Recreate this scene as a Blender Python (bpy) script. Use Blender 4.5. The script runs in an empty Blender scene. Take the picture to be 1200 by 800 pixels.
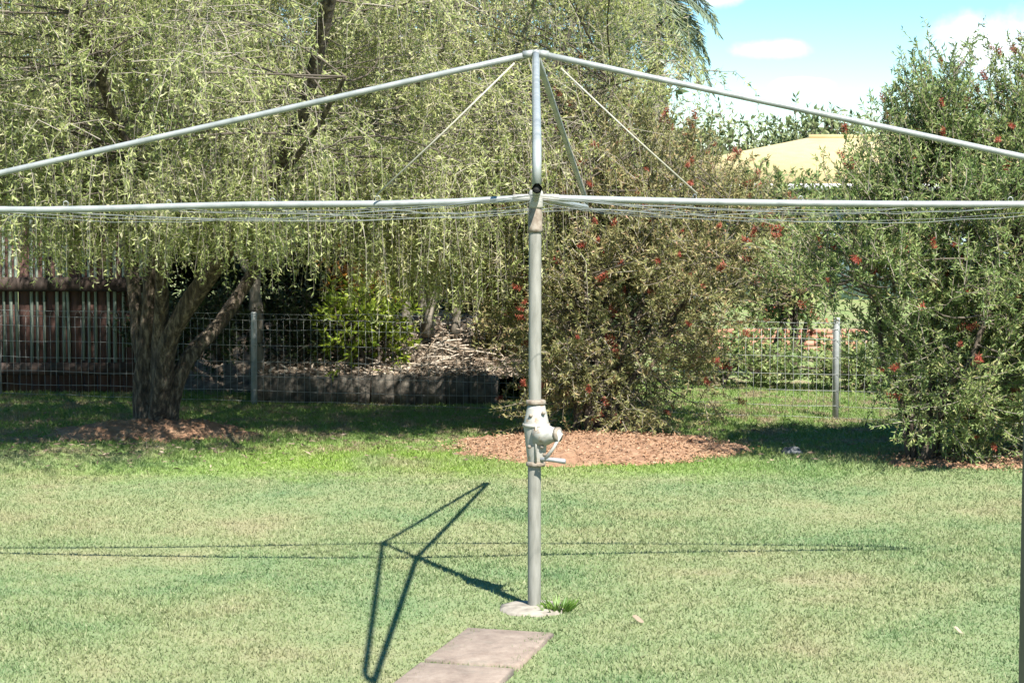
import bpy, math
import numpy as np
from mathutils import Vector, Matrix

# ------------------------------------------------------------------ camera, world, sun
SC = bpy.context.scene
COL = SC.collection
F, CX, CY = 2166.0, 600.0, 400.0          # focal length and centre in photograph pixels
PITCH = math.atan(140.0 / F)
CAMH = 1.7
cam = bpy.data.cameras.new('camera')
cam.sensor_width = 36.0
cam.lens = F / 1200.0 * 36.0
cam.clip_start, cam.clip_end = 0.1, 2000.0
cam_o = bpy.data.objects.new('camera', cam)
COL.objects.link(cam_o)
cam_o.location = (0, 0, CAMH)
cam_o.rotation_euler = (math.pi / 2 - PITCH, 0, 0)
SC.camera = cam_o

SUN = Vector((0.588, -1.285, 1.804)).normalized()      # towards the sun
ELEV = math.asin(SUN.z)
world = bpy.data.worlds.new('World')
SC.world = world
world.use_nodes = True
nt = world.node_tree
nt.nodes.clear()
def wn(t, **k):
    n = nt.nodes.new(t)
    for a, v in k.items(): setattr(n, a, v)
    return n
sky = wn('ShaderNodeTexSky', sky_type='NISHITA')
sky.sun_disc = False
sky.sun_elevation = ELEV
sky.sun_rotation = math.atan2(SUN.x, SUN.y)
sky.air_density, sky.dust_density, sky.ozone_density = 1.0, 0.1, 1.8
# soft cumulus: ellipses on the sky (azimuth from +Y, elevation, half width, half height in degrees)
CLOUDS = [(8.1, 5.25, 1.35, .36), (8.9, 4.15, .95, .26), (14.9, 5.2, 2.3, 1.15), (6.4, 6.95, 1.0, .45),
          (-4.0, 5.2, 3.2, 1.2), (-10.5, 5.5, 4.4, 1.6), (-24, 8, 7, 2.2), (28, 7, 8, 2.0), (46, 15, 9, 3.0), (-48, 14, 10, 3.2), (10, 20, 9, 3),
          (-18, 27, 8, 3), (80, 12, 12, 3), (-85, 13, 13, 4), (120, 16, 12, 4), (-125, 18, 12, 4), (175, 13, 14, 3.5),
          (60, 35, 9, 4), (-70, 40, 9, 4), (140, 45, 10, 5)]
tc = wn('ShaderNodeTexCoord')
noi = wn('ShaderNodeTexNoise'); noi.inputs['Scale'].default_value = 22; noi.inputs['Detail'].default_value = 6
noi.inputs['Roughness'].default_value = .6
nt.links.new(tc.outputs['Generated'], noi.inputs['Vector'])
last = None
for az, el, hw, hh in CLOUDS:
    a, e = math.radians(az), math.radians(el)
    d = Vector((math.sin(a) * math.cos(e), math.cos(a) * math.cos(e), math.sin(e)))
    r = Vector((math.cos(a), -math.sin(a), 0)); u = r.cross(d)
    q = []
    for vec, s in ((r, hw), (u, hh)):
        dp = wn('ShaderNodeVectorMath', operation='DOT_PRODUCT'); dp.inputs[1].default_value = vec / math.sin(math.radians(s))
        nt.links.new(tc.outputs['Generated'], dp.inputs[0]); q.append(dp)
    front = wn('ShaderNodeVectorMath', operation='DOT_PRODUCT'); front.inputs[1].default_value = d
    nt.links.new(tc.outputs['Generated'], front.inputs[0])
    fm = wn('ShaderNodeMath', operation='GREATER_THAN'); fm.inputs[1].default_value = .2
    nt.links.new(front.outputs['Value'], fm.inputs[0])
    # u offset: vector dot u is 0 at the cloud centre because u is orthogonal to d
    sq = []
    for dp in q:
        p = wn('ShaderNodeMath', operation='MULTIPLY'); nt.links.new(dp.outputs['Value'], p.inputs[0]); nt.links.new(dp.outputs['Value'], p.inputs[1]); sq.append(p)
    ad = wn('ShaderNodeMath', operation='ADD'); nt.links.new(sq[0].outputs[0], ad.inputs[0]); nt.links.new(sq[1].outputs[0], ad.inputs[1])
    inv = wn('ShaderNodeMath', operation='SUBTRACT'); inv.inputs[0].default_value = 1.0; nt.links.new(ad.outputs[0], inv.inputs[1])
    mx = wn('ShaderNodeMath', operation='MAXIMUM'); mx.inputs[1].default_value = -1.0; nt.links.new(inv.outputs[0], mx.inputs[0])
    of = wn('ShaderNodeMath', operation='ADD'); of.inputs[1].default_value = 1.0; nt.links.new(mx.outputs[0], of.inputs[0])
    ml = wn('ShaderNodeMath', operation='MULTIPLY'); nt.links.new(of.outputs[0], ml.inputs[0]); nt.links.new(fm.outputs[0], ml.inputs[1])
    if last is None: last = ml
    else:
        m2 = wn('ShaderNodeMath', operation='MAXIMUM'); nt.links.new(last.outputs[0], m2.inputs[0]); nt.links.new(ml.outputs[0], m2.inputs[1]); last = m2
nz = wn('ShaderNodeMapRange'); nz.inputs['From Min'].default_value = .25; nz.inputs['From Max'].default_value = .75
nz.inputs['To Min'].default_value = -.85; nz.inputs['To Max'].default_value = .85
nt.links.new(noi.outputs['Fac'], nz.inputs['Value'])
sm = wn('ShaderNodeMath', operation='ADD'); nt.links.new(last.outputs[0], sm.inputs[0]); nt.links.new(nz.outputs[0], sm.inputs[1])
ss = wn('ShaderNodeMapRange', interpolation_type='SMOOTHSTEP'); ss.inputs['From Min'].default_value = .7; ss.inputs['From Max'].default_value = 2.5
ss.inputs['To Max'].default_value = .9
nt.links.new(sm.outputs[0], ss.inputs['Value'])
mix = wn('ShaderNodeMix', data_type='RGBA')
mix.inputs['B'].default_value = (9.0, 9.2, 9.4, 1)
nt.links.new(ss.outputs[0], mix.inputs['Factor']); hs_ = wn('ShaderNodeHueSaturation'); hs_.inputs['Saturation'].default_value = 1.5; hs_.inputs['Hue'].default_value = .492
nt.links.new(sky.outputs[0], hs_.inputs['Color']); nt.links.new(hs_.outputs[0], mix.inputs['A'])
bg = wn('ShaderNodeBackground'); bg.inputs['Strength'].default_value = 0.063
nt.links.new(mix.outputs['Result'], bg.inputs['Color'])
wo = wn('ShaderNodeOutputWorld'); nt.links.new(bg.outputs[0], wo.inputs['Surface'])

sun = bpy.data.lights.new('sun', 'SUN'); sun.energy = 5.0; sun.angle = math.radians(.5); sun.color = (1, .955, .88)
sun_o = bpy.data.objects.new('sun', sun); COL.objects.link(sun_o)
sun_o.rotation_euler = (-SUN).to_track_quat('-Z', 'Y').to_euler()
sun_o.location = (10, -20, 30)

SC.view_settings.view_transform = 'Standard'
SC.view_settings.look = 'None'
SC.view_settings.gamma = 1
SC.view_settings.use_curve_mapping = False
SC.view_settings.exposure = 1.7

# ------------------------------------------------------------------ helpers
RNG = np.random.default_rng(7)
CP, SP = math.cos(PITCH), math.sin(PITCH)
def at(x, y, Y):
    """world point at distance Y (world y) seen at photograph pixel x, y"""
    a, b = (x - CX) / F, (CY - y) / F
    d = np.array((a, CP + b * SP, -SP + b * CP))
    return np.array((0, 0, CAMH)) + d * (Y / d[1])
def ground(x, y, z=0.0):
    a, b = (x - CX) / F, (CY - y) / F
    d = np.array((a, CP + b * SP, -SP + b * CP))
    return np.array((0, 0, CAMH)) + d * ((z - CAMH) / d[2])
def unit(v): return v / np.maximum(np.linalg.norm(v, axis=-1, keepdims=True), 1e-9)

def tag(o, label=None, cat=None, group=None, kind=None):
    for k, v in (('label', label), ('category', cat), ('group', group), ('kind', kind)):
        if v: o[k] = v
    return o
def thing(name, loc, label, cat, group=None):
    o = bpy.data.objects.new(name, None); o.empty_display_size = .2
    o.location = Vector([float(c) for c in loc]); COL.objects.link(o)
    return tag(o, label, cat, group)
def origin(o):
    v = Vector((0, 0, 0))
    while o is not None: v += o.location; o = o.parent
    return np.array(v)
def put(name, me, parent=None, loc=(0, 0, 0), rot=None, scale=None):
    """links shared mesh data; loc is a world place"""
    o = bpy.data.objects.new(name, me); COL.objects.link(o)
    l = np.array(loc, float)
    if parent is not None: o.parent = parent; l = l - origin(parent)
    o.location = l.tolist()
    if rot is not None: o.rotation_euler = rot
    if scale is not None: o.scale = scale
    return o

class B:
    """collects geometry in world coordinates, then links ONE mesh object"""
    def __init__(s): s.V, s.F, s.T, s.n = [], [], [], 0
    def add(s, V, Fs, t=.5):
        V = np.asarray(V, float).reshape(-1, 3)
        for f in (Fs if isinstance(Fs, list) else [Fs]):
            s.F.append(np.asarray(f, int) + s.n)
        s.T.append(np.broadcast_to(np.asarray(t, float), (len(V),)).copy()); s.V.append(V); s.n += len(V)
        return s
    def tubes(s, P, R, sides=3, t=.5, cap=False):
        P = np.asarray(P, float); S, K, _ = P.shape
        R = np.broadcast_to(np.asarray(R, float), (S, K))
        T = unit(np.gradient(P, axis=1))
        ref = np.where(np.abs(T[..., 2:3]) > .9, np.array((1., 0, 0)), np.array((0, 0, 1.)))
        ref = np.broadcast_to(ref[:, :1], T.shape)
        a = unit(np.cross(T, ref)); b = np.cross(T, a)
        an = np.arange(sides) * 2 * np.pi / sides
        ring = P[:, :, None] + R[:, :, None, None] * (a[:, :, None] * np.cos(an)[:, None] + b[:, :, None] * np.sin(an)[:, None])
        i = np.arange(S * K * sides).reshape(S, K, sides)
        j = np.roll(i, -1, 2)
        f = np.stack((i[:, :-1], j[:, :-1], j[:, 1:], i[:, 1:]), -1).reshape(-1, 4)
        tt = t if np.ndim(t) == 0 else np.repeat(np.asarray(t), K * sides)
        fs = [f]
        if cap: fs += [i[:, 0, ::-1].reshape(S, sides), i[:, -1].reshape(S, sides)]
        return s.add(ring.reshape(-1, 3), fs, tt)
    def tube(s, pts, r, sides=10, t=.5, cap=True):
        P = np.asarray(pts, float)[None]
        return s.tubes(P, np.broadcast_to(np.asarray(r, float), (1, P.shape[1])), sides, t, cap)
    def leaves(s, base, d, L, W, t, rng, tri=False):
        n = len(base); d = unit(d)
        r = rng.normal(size=(n, 3)); 
        side = unit(np.cross(d, r)); nrm = np.cross(side, d)
        L = np.broadcast_to(L, (n,))[:, None]; W = np.broadcast_to(W, (n,))[:, None]
        mid = base + d * L * .45 + nrm * L * .06
        if tri:
            V = np.stack((base, mid + side * W, base + d * L), 1)
            return s.add(V.reshape(-1, 3), np.arange(n * 3).reshape(n, 3), np.repeat(np.broadcast_to(t, (n,)), 3))
        V = np.stack((base, mid + side * W * .5, base + d * L, mid - side * W * .5), 1)
        return s.add(V.reshape(-1, 3), np.arange(n * 4).reshape(n, 4), np.repeat(np.broadcast_to(t, (n,)), 4))
    def box(s, lo, hi, t=.5, bevel=0):
        x0, y0, z0 = lo; x1, y1, z1 = hi
        V = np.array([(x, y, z) for z in (z0, z1) for x, y in ((x0, y0), (x1, y0), (x1, y1), (x0, y1))], float)
        return s.add(V, np.array([(3, 2, 1, 0), (4, 5, 6, 7), (0, 1, 5, 4), (1, 2, 6, 5), (2, 3, 7, 6), (3, 0, 4, 7)]), t)
    def lathe(s, prof, c=(0, 0, 0), seg=20, t=.5, axis='z'):
        prof = np.asarray(prof, float); K = len(prof)
        an = np.arange(seg) * 2 * np.pi / seg
        V = np.stack((prof[:, :1] * np.cos(an), prof[:, :1] * np.sin(an), np.repeat(prof[:, 1:2], seg, 1)), -1)
        if axis == 'x': V = V[..., [2, 0, 1]]
        if axis == 'y': V = V[..., [1, 2, 0]]
        i = np.arange(K * seg).reshape(K, seg); j = np.roll(i, -1, 1)
        return s.add(V.reshape(-1, 3) + np.array(c), [np.stack((i[:-1], j[:-1], j[1:], i[1:]), -1).reshape(-1, 4), i[:1, ::-1], i[-1:]], t)
    def mesh(s, name, mat, off=(0, 0, 0), smooth=False):
        V = np.concatenate(s.V) - np.array(off); T = np.concatenate(s.T)
        me = bpy.data.meshes.new(name)
        lens = np.concatenate([np.full(len(f), f.shape[1]) for f in s.F]); loops = np.concatenate([f.ravel() for f in s.F])
        me.vertices.add(len(V)); me.vertices.foreach_set('co', V.astype(np.float32).ravel())
        me.loops.add(len(loops)); me.loops.foreach_set('vertex_index', loops.astype(np.int32))
        me.polygons.add(len(lens)); me.polygons.foreach_set('loop_start', np.concatenate(([0], np.cumsum(lens)[:-1])).astype(np.int32))
        if smooth: me.polygons.foreach_set('use_smooth', np.ones(len(lens), bool))
        at_ = me.attributes.new('tint', 'FLOAT', 'POINT'); at_.data.foreach_set('value', T.astype(np.float32))
        me.update(calc_edges=True)
        me.materials.append(mat)
        return me
    def build(s, name, mat, parent=None, smooth=False, at_=None):
        off = origin(parent) if parent is not None else (np.array(at_) if at_ is not None else np.zeros(3))
        me = s.mesh(name, mat, off, smooth)
        o = bpy.data.objects.new(name, me); COL.objects.link(o)
        if parent is not None: o.parent = parent
        else: o.location = off.tolist()
        return o

# ------------------------------------------------------------------ materials
def new_mat(name):
    m = bpy.data.materials.new(name); m.use_nodes = True
    t = m.node_tree; t.nodes.clear()
    out = t.nodes.new('ShaderNodeOutputMaterial')
    p = t.nodes.new('ShaderNodeBsdfPrincipled'); t.links.new(p.outputs[0], out.inputs[0])
    return m, t, p, out
ALBEDO = .64      # overall level of the base colours below
def ramp(t, cols, src, k_=ALBEDO):
    r = t.nodes.new('ShaderNodeValToRGB')
    el = r.color_ramp.elements
    while len(el) < len(cols): el.new(.5)
    for k, c in enumerate(cols):
        pos, c = c if isinstance(c[1], (tuple, list)) else (k / max(1, len(cols) - 1), c)
        el[k].position = pos; el[k].color = (*[v * k_ for v in c], 1)
    t.links.new(src, r.inputs[0]); return r
def noise(t, scale, detail=4, rough=.55, vec=None, stretch=None):
    n = t.nodes.new('ShaderNodeTexNoise'); n.inputs['Scale'].default_value = scale
    n.inputs['Detail'].default_value = detail; n.inputs['Roughness'].default_value = rough
    if vec is None:
        g = t.nodes.new('ShaderNodeNewGeometry'); vec = g.outputs['Position']
    if stretch:
        mp = t.nodes.new('ShaderNodeMapping'); mp.inputs['Scale'].default_value = stretch
        t.links.new(vec, mp.inputs[0]); vec = mp.outputs[0]
    t.links.new(vec, n.inputs['Vector']); return n
def mixc(t, fac, a, b, mode='MIX'):
    m = t.nodes.new('ShaderNodeMix'); m.data_type = 'RGBA'; m.blend_type = mode
    for sock, v in (('Factor', fac), ('A', a), ('B', b)):
        if isinstance(v, (int, float)): m.inputs[sock].default_value = v
        elif isinstance(v, tuple): m.inputs[sock].default_value = (*[q * ALBEDO for q in v], 1)
        else: t.links.new(v, m.inputs[sock])
    return m.outputs['Result']
def bump(t, p, src, strength=.3, dist=.01):
    b = t.nodes.new('ShaderNodeBump'); b.inputs['Strength'].default_value = strength; b.inputs['Distance'].default_value = dist
    t.links.new(src, b.inputs['Height']); t.links.new(b.outputs[0], p.inputs['Normal'])
def rmap(t, src, a, b, c=0, d=1):
    m = t.nodes.new('ShaderNodeMapRange')
    for k, v in zip(('From Min', 'From Max', 'To Min', 'To Max'), (a, b, c, d)): m.inputs[k].default_value = v
    t.links.new(src, m.inputs[0]); return m.outputs[0]
def tint_out(t):
    a = t.nodes.new('ShaderNodeAttribute'); a.attribute_name = 'tint'; return a.outputs['Fac']

def leaf_mat(name, cols, transl=.3, rough=.5, gain=.74):
    m, t, p, out = new_mat(name)
    r = ramp(t, cols, tint_out(t), gain)
    t.links.new(r.outputs[0], p.inputs['Base Color']); p.inputs['Roughness'].default_value = rough
    p.inputs['Specular IOR Level'].default_value = .35
    tr = t.nodes.new('ShaderNodeBsdfTranslucent'); t.links.new(r.outputs[0], tr.inputs[0])
    mx = t.nodes.new('ShaderNodeMixShader'); mx.inputs[0].default_value = transl
    t.links.new(p.outputs[0], mx.inputs[1]); t.links.new(tr.outputs[0], mx.inputs[2]); t.links.new(mx.outputs[0], out.inputs[0])
    return m
def noisy_mat(name, cols, scale, rough=.8, metallic=0., bumps=.2, bdist=.004, stretch=None, detail=5, lo=.3, hi=.7):
    m, t, p, out = new_mat(name)
    n = noise(t, scale, detail, .6, None, stretch)
    r = ramp(t, cols, rmap(t, n.outputs[0], lo, hi))
    t.links.new(r.outputs[0], p.inputs['Base Color'])
    p.inputs['Roughness'].default_value = rough; p.inputs['Metallic'].default_value = metallic
    if bumps: bump(t, p, n.outputs[0], bumps, bdist)
    return m

M = {}
M['galv'] = noisy_mat('galvanised_steel', [(.26, .285, .275), (.36, .385, .37), (.44, .46, .445)], 14, .45, .2, .05)
M['pole'] = noisy_mat('weathered_steel', [(.21, .205, .172), (.285, .278, .24), (.345, .335, .295)], 9, .6, .0, .08, stretch=(6, 6, 1))
M['wire'] = noisy_mat('wire_steel', [(.26, .28, .26), (.4, .42, .4)], 20, .45, .3, 0)
M['stay'] = noisy_mat('cream_stay_wire', [(.4, .38, .29), (.5, .475, .38)], 20, .6, 0, 0)
# cast housing: silver paint rusting
m, t, p, out = new_mat('silver_paint_rusting')
n1 = noise(t, 28, 6, .65); n2 = noise(t, 90, 3)
c = mixc(t, rmap(t, n1.outputs[0], .55, .66), (.47, .455, .41), (.34, .22, .12))
c = mixc(t, rmap(t, n2.outputs[0], .35, .7, 0, .4), c, (.5, .47, .4))
t.links.new(c, p.inputs['Base Color']); p.inputs['Roughness'].default_value = .55; p.inputs['Metallic'].default_value = .1; bump(t, p, n1.outputs[0], .2, .002)
M['gear'] = m
M['rust'] = noisy_mat('rusty_edge', [(.16, .115, .08), (.27, .22, .165), (.36, .32, .26)], 40, .75, .05, .2, .002)
M['grip'] = noisy_mat('grey_handle', [(.3, .31, .31), (.42, .43, .43)], 30, .5, .3, .05)
M['dark'] = noisy_mat('painted_bore_shade', [(.015, .015, .015), (.03, .028, .025)], 30, .8, 0, 0)  # near-black colour standing in for shade inside the open arm ends
M['concrete'] = noisy_mat('pale_concrete', [(.2, .175, .14), (.33, .295, .24), (.42, .38, .315)], 18, .9, 0, .5, .006)
m, t, p, out = new_mat('weathered_pinkish_slab')
n1 = noise(t, 8, 10, .78); n2 = noise(t, 60, 5, .75); n3 = noise(t, 4.5, 9, .75, None, (1, 1, 1))
c = ramp(t, [(.13, .095, .07), (.245, .185, .145), (.325, .255, .2), (.4, .33, .27)], rmap(t, n1.outputs[0], .28, .7)).outputs[0]
c = mixc(t, rmap(t, n2.outputs[0], .5, .75, 0, .55), c, (.17, .14, .11))
c = mixc(t, rmap(t, n3.outputs[0], .55, .72, 0, .6), c, (.2, .19, .15))
t.links.new(c, p.inputs['Base Color']); p.inputs['Roughness'].default_value = .95; bump(t, p, n2.outputs[0], .6, .005); M['slab'] = m
M['post'] = noisy_mat('shade_dark_post', [(.045, .055, .062), (.06, .07, .078)], 12, .55, 0, .05)  # post colour darkened to stand in for the shade under a veranda roof
M['fencepost'] = noisy_mat('galvanised_fence_post', [(.36, .385, .38), (.5, .53, .52)], 16, .5, .2, .1)
M['fencewire'] = noisy_mat('galvanised_fence_wire', [(.3, .32, .29), (.45, .47, .44)], 16, .6, .0, 0)
M['bark'] = noisy_mat('flaky_paper_bark', [(.03, .021, .014), (.105, .078, .054), (.3, .24, .17)], 13, .95, 0, 1.0, .06, stretch=(2.4, 2.4, .7), detail=9, lo=.36, hi=.64)
M['twig'] = leaf_mat('grey_twig', [(.07, .055, .04), (.2, .17, .13), (.42, .375, .31)], .0, .9, .64)
M['darkbark'] = noisy_mat('dark_bark', [(.06, .045, .032), (.16, .12, .09)], 14, .95, 0, .6, .01, stretch=(2, 2, .6))
M['palebark'] = noisy_mat('pale_bark', [(.2, .17, .13), (.36, .32, .26)], 9, .95, 0, .6, .01, stretch=(2, 2, .6))
M['weep'] = leaf_mat('weeping_leaves', [(.16, .2, .06), (.275, .315, .115), (.375, .395, .17), (.51, .48, .32)], .55, .6, 1.2)
M['weep2'] = leaf_mat('weeping_leaves_olive', [(.15, .19, .055), (.26, .3, .095), (.365, .375, .15), (.49, .45, .28)], .55, .6, 1.2)
M['brush'] = leaf_mat('bottlebrush_leaves', [(.13, .15, .05), (.22, .225, .085), (.31, .27, .12), (.4, .23, .15)], .42, .55, .98)
M['brush2'] = leaf_mat('bottlebrush_leaves_green', [(.1, .16, .05), (.18, .25, .08), (.27, .31, .115), (.36, .29, .14)], .42, .55, .98)
M['flower'] = leaf_mat('red_bottlebrush_flower', [(.26, .035, .02), (.36, .08, .045), (.42, .15, .09)], .3, .6)
M['coral'] = leaf_mat('coral_blossom', [(.1, .15, .05), (.2, .16, .07), (.42, .11, .06), (.5, .2, .13)], .3, .6)
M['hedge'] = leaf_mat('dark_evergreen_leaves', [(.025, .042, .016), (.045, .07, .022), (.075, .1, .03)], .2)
M['lime'] = leaf_mat('lime_leaves', [(.12, .19, .02), (.25, .33, .03), (.4, .45, .06)], .35, .4)
M['croton'] = leaf_mat('orange_leaves', [(.3, .09, .02), (.42, .2, .03), (.3, .3, .05)], .35, .4)
M['palm'] = leaf_mat('palm_leaflets', [(.13, .18, .11), (.24, .29, .18), (.5, .44, .27)], .25, .45)
M['far'] = leaf_mat('far_tree_leaves', [(.13, .18, .07), (.2, .24, .1), (.28, .3, .14)], .35, .6, .9)
M['weed'] = leaf_mat('weed_leaves', [(.1, .2, .03), (.18, .3, .05)], .3)
M['stick'] = leaf_mat('dry_litter', [(.1, .07, .05), (.26, .19, .13), (.46, .38, .29), (.58, .51, .42)], .05, .9)
M['chip'] = leaf_mat('bark_chips', [(.2, .095, .045), (.32, .175, .095), (.42, .25, .145), (.52, .36, .235)], 0, .95, .64)
M['board'] = noisy_mat('red_brown_boards', [(.06, .03, .022), (.11, .052, .04), (.16, .082, .064)], 4, .85, 0, .3, .004, stretch=(5, 5, .5))
M['batten'] = noisy_mat('pale_green_batten', [(.2, .25, .2), (.34, .4, .33)], 5, .75, 0, .1, stretch=(4, 4, .6))
M['rail'] = noisy_mat('dark_brown_rail', [(.035, .024, .017), (.075, .045, .032)], 5, .85, 0, .3)
M['stone'] = noisy_mat('grey_garden_stone', [(.045, .038, .028), (.1, .085, .065), (.19, .165, .13)], 12, .95, 0, .8, .02)
M['soil'] = noisy_mat('mulched_bank_soil', [(.07, .05, .034), (.17, .13, .09), (.3, .245, .18)], 9, .95, 0, .8, .03)
M['mulch'] = noisy_mat('bark_mulch_soil', [(.19, .095, .05), (.31, .175, .1), (.4, .25, .15)], 12, .95, 0, .8, .02)
M['brick'] = noisy_mat('salmon_brick', [(.42, .16, .1), (.55, .25, .16), (.6, .33, .23)], 6, .9, 0, .2)
M['roof'] = noisy_mat('cream_metal_roof', [(.62, .49, .23), (.7, .57, .29)], 3, .5, 0, 0)
M['wall'] = noisy_mat('pale_blue_weatherboard', [(.34, .46, .52), (.4, .52, .58)], 3, .7, 0, 0)
M['trim'] = noisy_mat('white_trim', [(.7, .7, .68), (.78, .78, .76)], 3, .6, 0, 0)
m, t, p, out = new_mat('window_glass'); p.inputs['Base Color'].default_value = (.03, .045, .06, 1); p.inputs['Roughness'].default_value = .05; M['glass'] = m
M['rock'] = noisy_mat('blue_grey_rock', [(.08, .085, .09), (.16, .17, .175)], 20, .9, 0, .5, .01)

def lawn_nodes(t, fine):
    """turf colour by place: dry straw, mid green and blue green patches, a lush lime strip by the beds"""
    n1 = noise(t, .55, 3, .55, None, (1, .8, 1)); n2 = noise(t, 2.3, 4, .6)
    g = t.nodes.new('ShaderNodeNewGeometry'); sx = t.nodes.new('ShaderNodeSeparateXYZ'); t.links.new(g.outputs['Position'], sx.inputs[0])
    ad = t.nodes.new('ShaderNodeMath'); ad.operation = 'MULTIPLY_ADD'; t.links.new(n2.outputs[0], ad.inputs[0]); ad.inputs[1].default_value = .5; t.links.new(n1.outputs[0], ad.inputs[2])
    r = ramp(t, [(.0, (.33, .32, .165)), (.25, (.285, .325, .145)), (.55, (.23, .31, .127)), (.8, (.172, .276, .108)), (1., (.127, .232, .093))], rmap(t, ad.outputs[0], .55, .95))
    # lush strip between the mown lawn and the beds
    a = t.nodes.new('ShaderNodeMath'); a.operation = 'MULTIPLY_ADD'; t.links.new(n2.outputs[0], a.inputs[0]); a.inputs[1].default_value = 1.6; t.links.new(sx.outputs[1], a.inputs[2])
    lush = rmap(t, a.outputs[0], 12.7, 13.4)
    n3 = noise(t, .9, 3); lush2 = t.nodes.new('ShaderNodeMath'); lush2.operation = 'MULTIPLY'; t.links.new(lush, lush2.inputs[0]); t.links.new(rmap(t, n3.outputs[0], .36, .52, .2, 1.0), lush2.inputs[1])
    xw = t.nodes.new('ShaderNodeMath'); xw.operation = 'ADD'; xw.inputs[1].default_value = .5; t.links.new(sx.outputs[0], xw.inputs[0])
    xa = t.nodes.new('ShaderNodeMath'); xa.operation = 'ABSOLUTE'; t.links.new(xw.outputs[0], xa.inputs[0])
    lush3 = t.nodes.new('ShaderNodeMath'); lush3.operation = 'MULTIPLY'; t.links.new(lush2.outputs[0], lush3.inputs[0]); t.links.new(rmap(t, xa.outputs[0], 1.0, 3.0, 1, .15), lush3.inputs[1]); lush2 = lush3
    c = mixc(t, lush2.outputs[0], r.outputs[0], (.25, .385, .06))
    # behind the strip the turf colour turns to mottled greens with brown dead leaves
    back = rmap(t, a.outputs[0], 14.0, 14.9)
    n4 = noise(t, 3.1, 5, .65)
    r2 = ramp(t, [(.0, (.13, .21, .05)), (.46, (.21, .33, .07)), (.62, (.29, .26, .13)), (1., (.36, .27, .17))], rmap(t, n4.outputs[0], .3, .72))
    return mixc(t, back, c, r2.outputs[0])
m, t, p, out = new_mat('turf_ground')
c = lawn_nodes(t, False); n = noise(t, 60, 4, .7)
c = mixc(t, rmap(t, n.outputs[0], .3, .75, 0, .5), c, (.24, .2, .11))
t.links.new(c, p.inputs['Base Color']); p.inputs['Roughness'].default_value = .95; bump(t, p, n.outputs[0], .6, .02); M['turf'] = m
m, t, p, out = new_mat('grass_blades')
c = lawn_nodes(t, True); ti = tint_out(t)
c = mixc(t, rmap(t, ti, .76, 1., 0, .5), c, (.54, .48, .31))
hv = t.nodes.new('ShaderNodeHueSaturation'); t.links.new(c, hv.inputs['Color']); t.links.new(rmap(t, ti, 0, .72, .82, 1.12), hv.inputs['Value'])
t.links.new(hv.outputs[0], p.inputs['Base Color']); p.inputs['Roughness'].default_value = .6; p.inputs['Specular IOR Level'].default_value = .3
tr = t.nodes.new('ShaderNodeBsdfTranslucent'); t.links.new(hv.outputs[0], tr.inputs[0])
mx = t.nodes.new('ShaderNodeMixShader'); mx.inputs[0].default_value = .3
t.links.new(p.outputs[0], mx.inputs[1]); t.links.new(tr.outputs[0], mx.inputs[2]); t.links.new(mx.outputs[0], out.inputs[0]); M['grass'] = m

# ------------------------------------------------------------------ ground, beds, path
b = B()
xs = np.concatenate(([-600, -120, -40], np.linspace(-14, 14, 57), [40, 120, 600])); ys = np.concatenate(([-40, -8, 0], np.linspace(4, 30, 53), [45, 80, 160, 900]))
X, Y = np.meshgrid(xs, ys); Z = np.zeros_like(X)
near = (np.abs(X) < 14) & (Y < 30) & (Y > 4)
Z[near] += (.012 * np.sin(X * 1.1 + Y * .7) + .01 * np.sin(Y * 1.7 - X * .4))[near]
i = np.arange(X.size).reshape(X.shape)
b.add(np.stack((X, Y, Z), -1).reshape(-1, 3), np.stack((i[:-1, :-1], i[:-1, 1:], i[1:, 1:], i[1:, :-1]), -1).reshape(-1, 4))
tag(b.build('ground', M['turf'], smooth=True), kind='structure')

# mulch beds: (centre, half sizes, height)
BEDS = [((.62, 13.75), (1.02, .9), .07), ((4.05, 13.05), (1.3, .6), .06), ((-2.85, 14.75), (.8, .6), .09)]
def in_bed(x, y, k=1.0):
    r = np.zeros(np.shape(x), bool)
    for (cx, cy), (hx, hy), h in BEDS:
        th = np.arctan2((y - cy) / hy, (x - cx) / hx)
        w = 1 + .1 * np.sin(3 * th + cx) + .07 * np.sin(7 * th + 2 * cy) + .06 * np.sin(13 * th) + .04 * np.sin(29 * th + cx)
        r |= ((x - cx) / hx) ** 2 + ((y - cy) / hy) ** 2 < (w * k) ** 2
    return r
for (cx, cy), (hx, hy), h in BEDS:
    b = B(); nr, na = 14, 72
    th = np.linspace(0, 2 * np.pi, na, endpoint=False)
    w = 1 + .1 * np.sin(3 * th + cx) + .07 * np.sin(7 * th + 2 * cy) + .06 * np.sin(13 * th) + .04 * np.sin(29 * th + cx)
    rr = np.linspace(.02, 1.06, nr)[:, None]
    z = np.clip(h * (1 - rr ** 2) + RNG.normal(size=(nr, na)) * .014 + .012, -.04, 1); z[-1] = -.05; z[-2] = np.maximum(z[-2], .005)
    V = np.stack((cx + rr * w * hx * np.cos(th), cy + rr * w * hy * np.sin(th), z), -1)
    i = np.arange(nr * na).reshape(nr, na); j = np.roll(i, -1, 1)
    b.add(V.reshape(-1, 3), [np.stack((i[:-1], j[:-1], j[1:], i[1:]), -1).reshape(-1, 4)[:, ::-1], i[:1]])
    tag(b.build('mulch_bed', M['mulch'], smooth=True), kind='structure')
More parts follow.
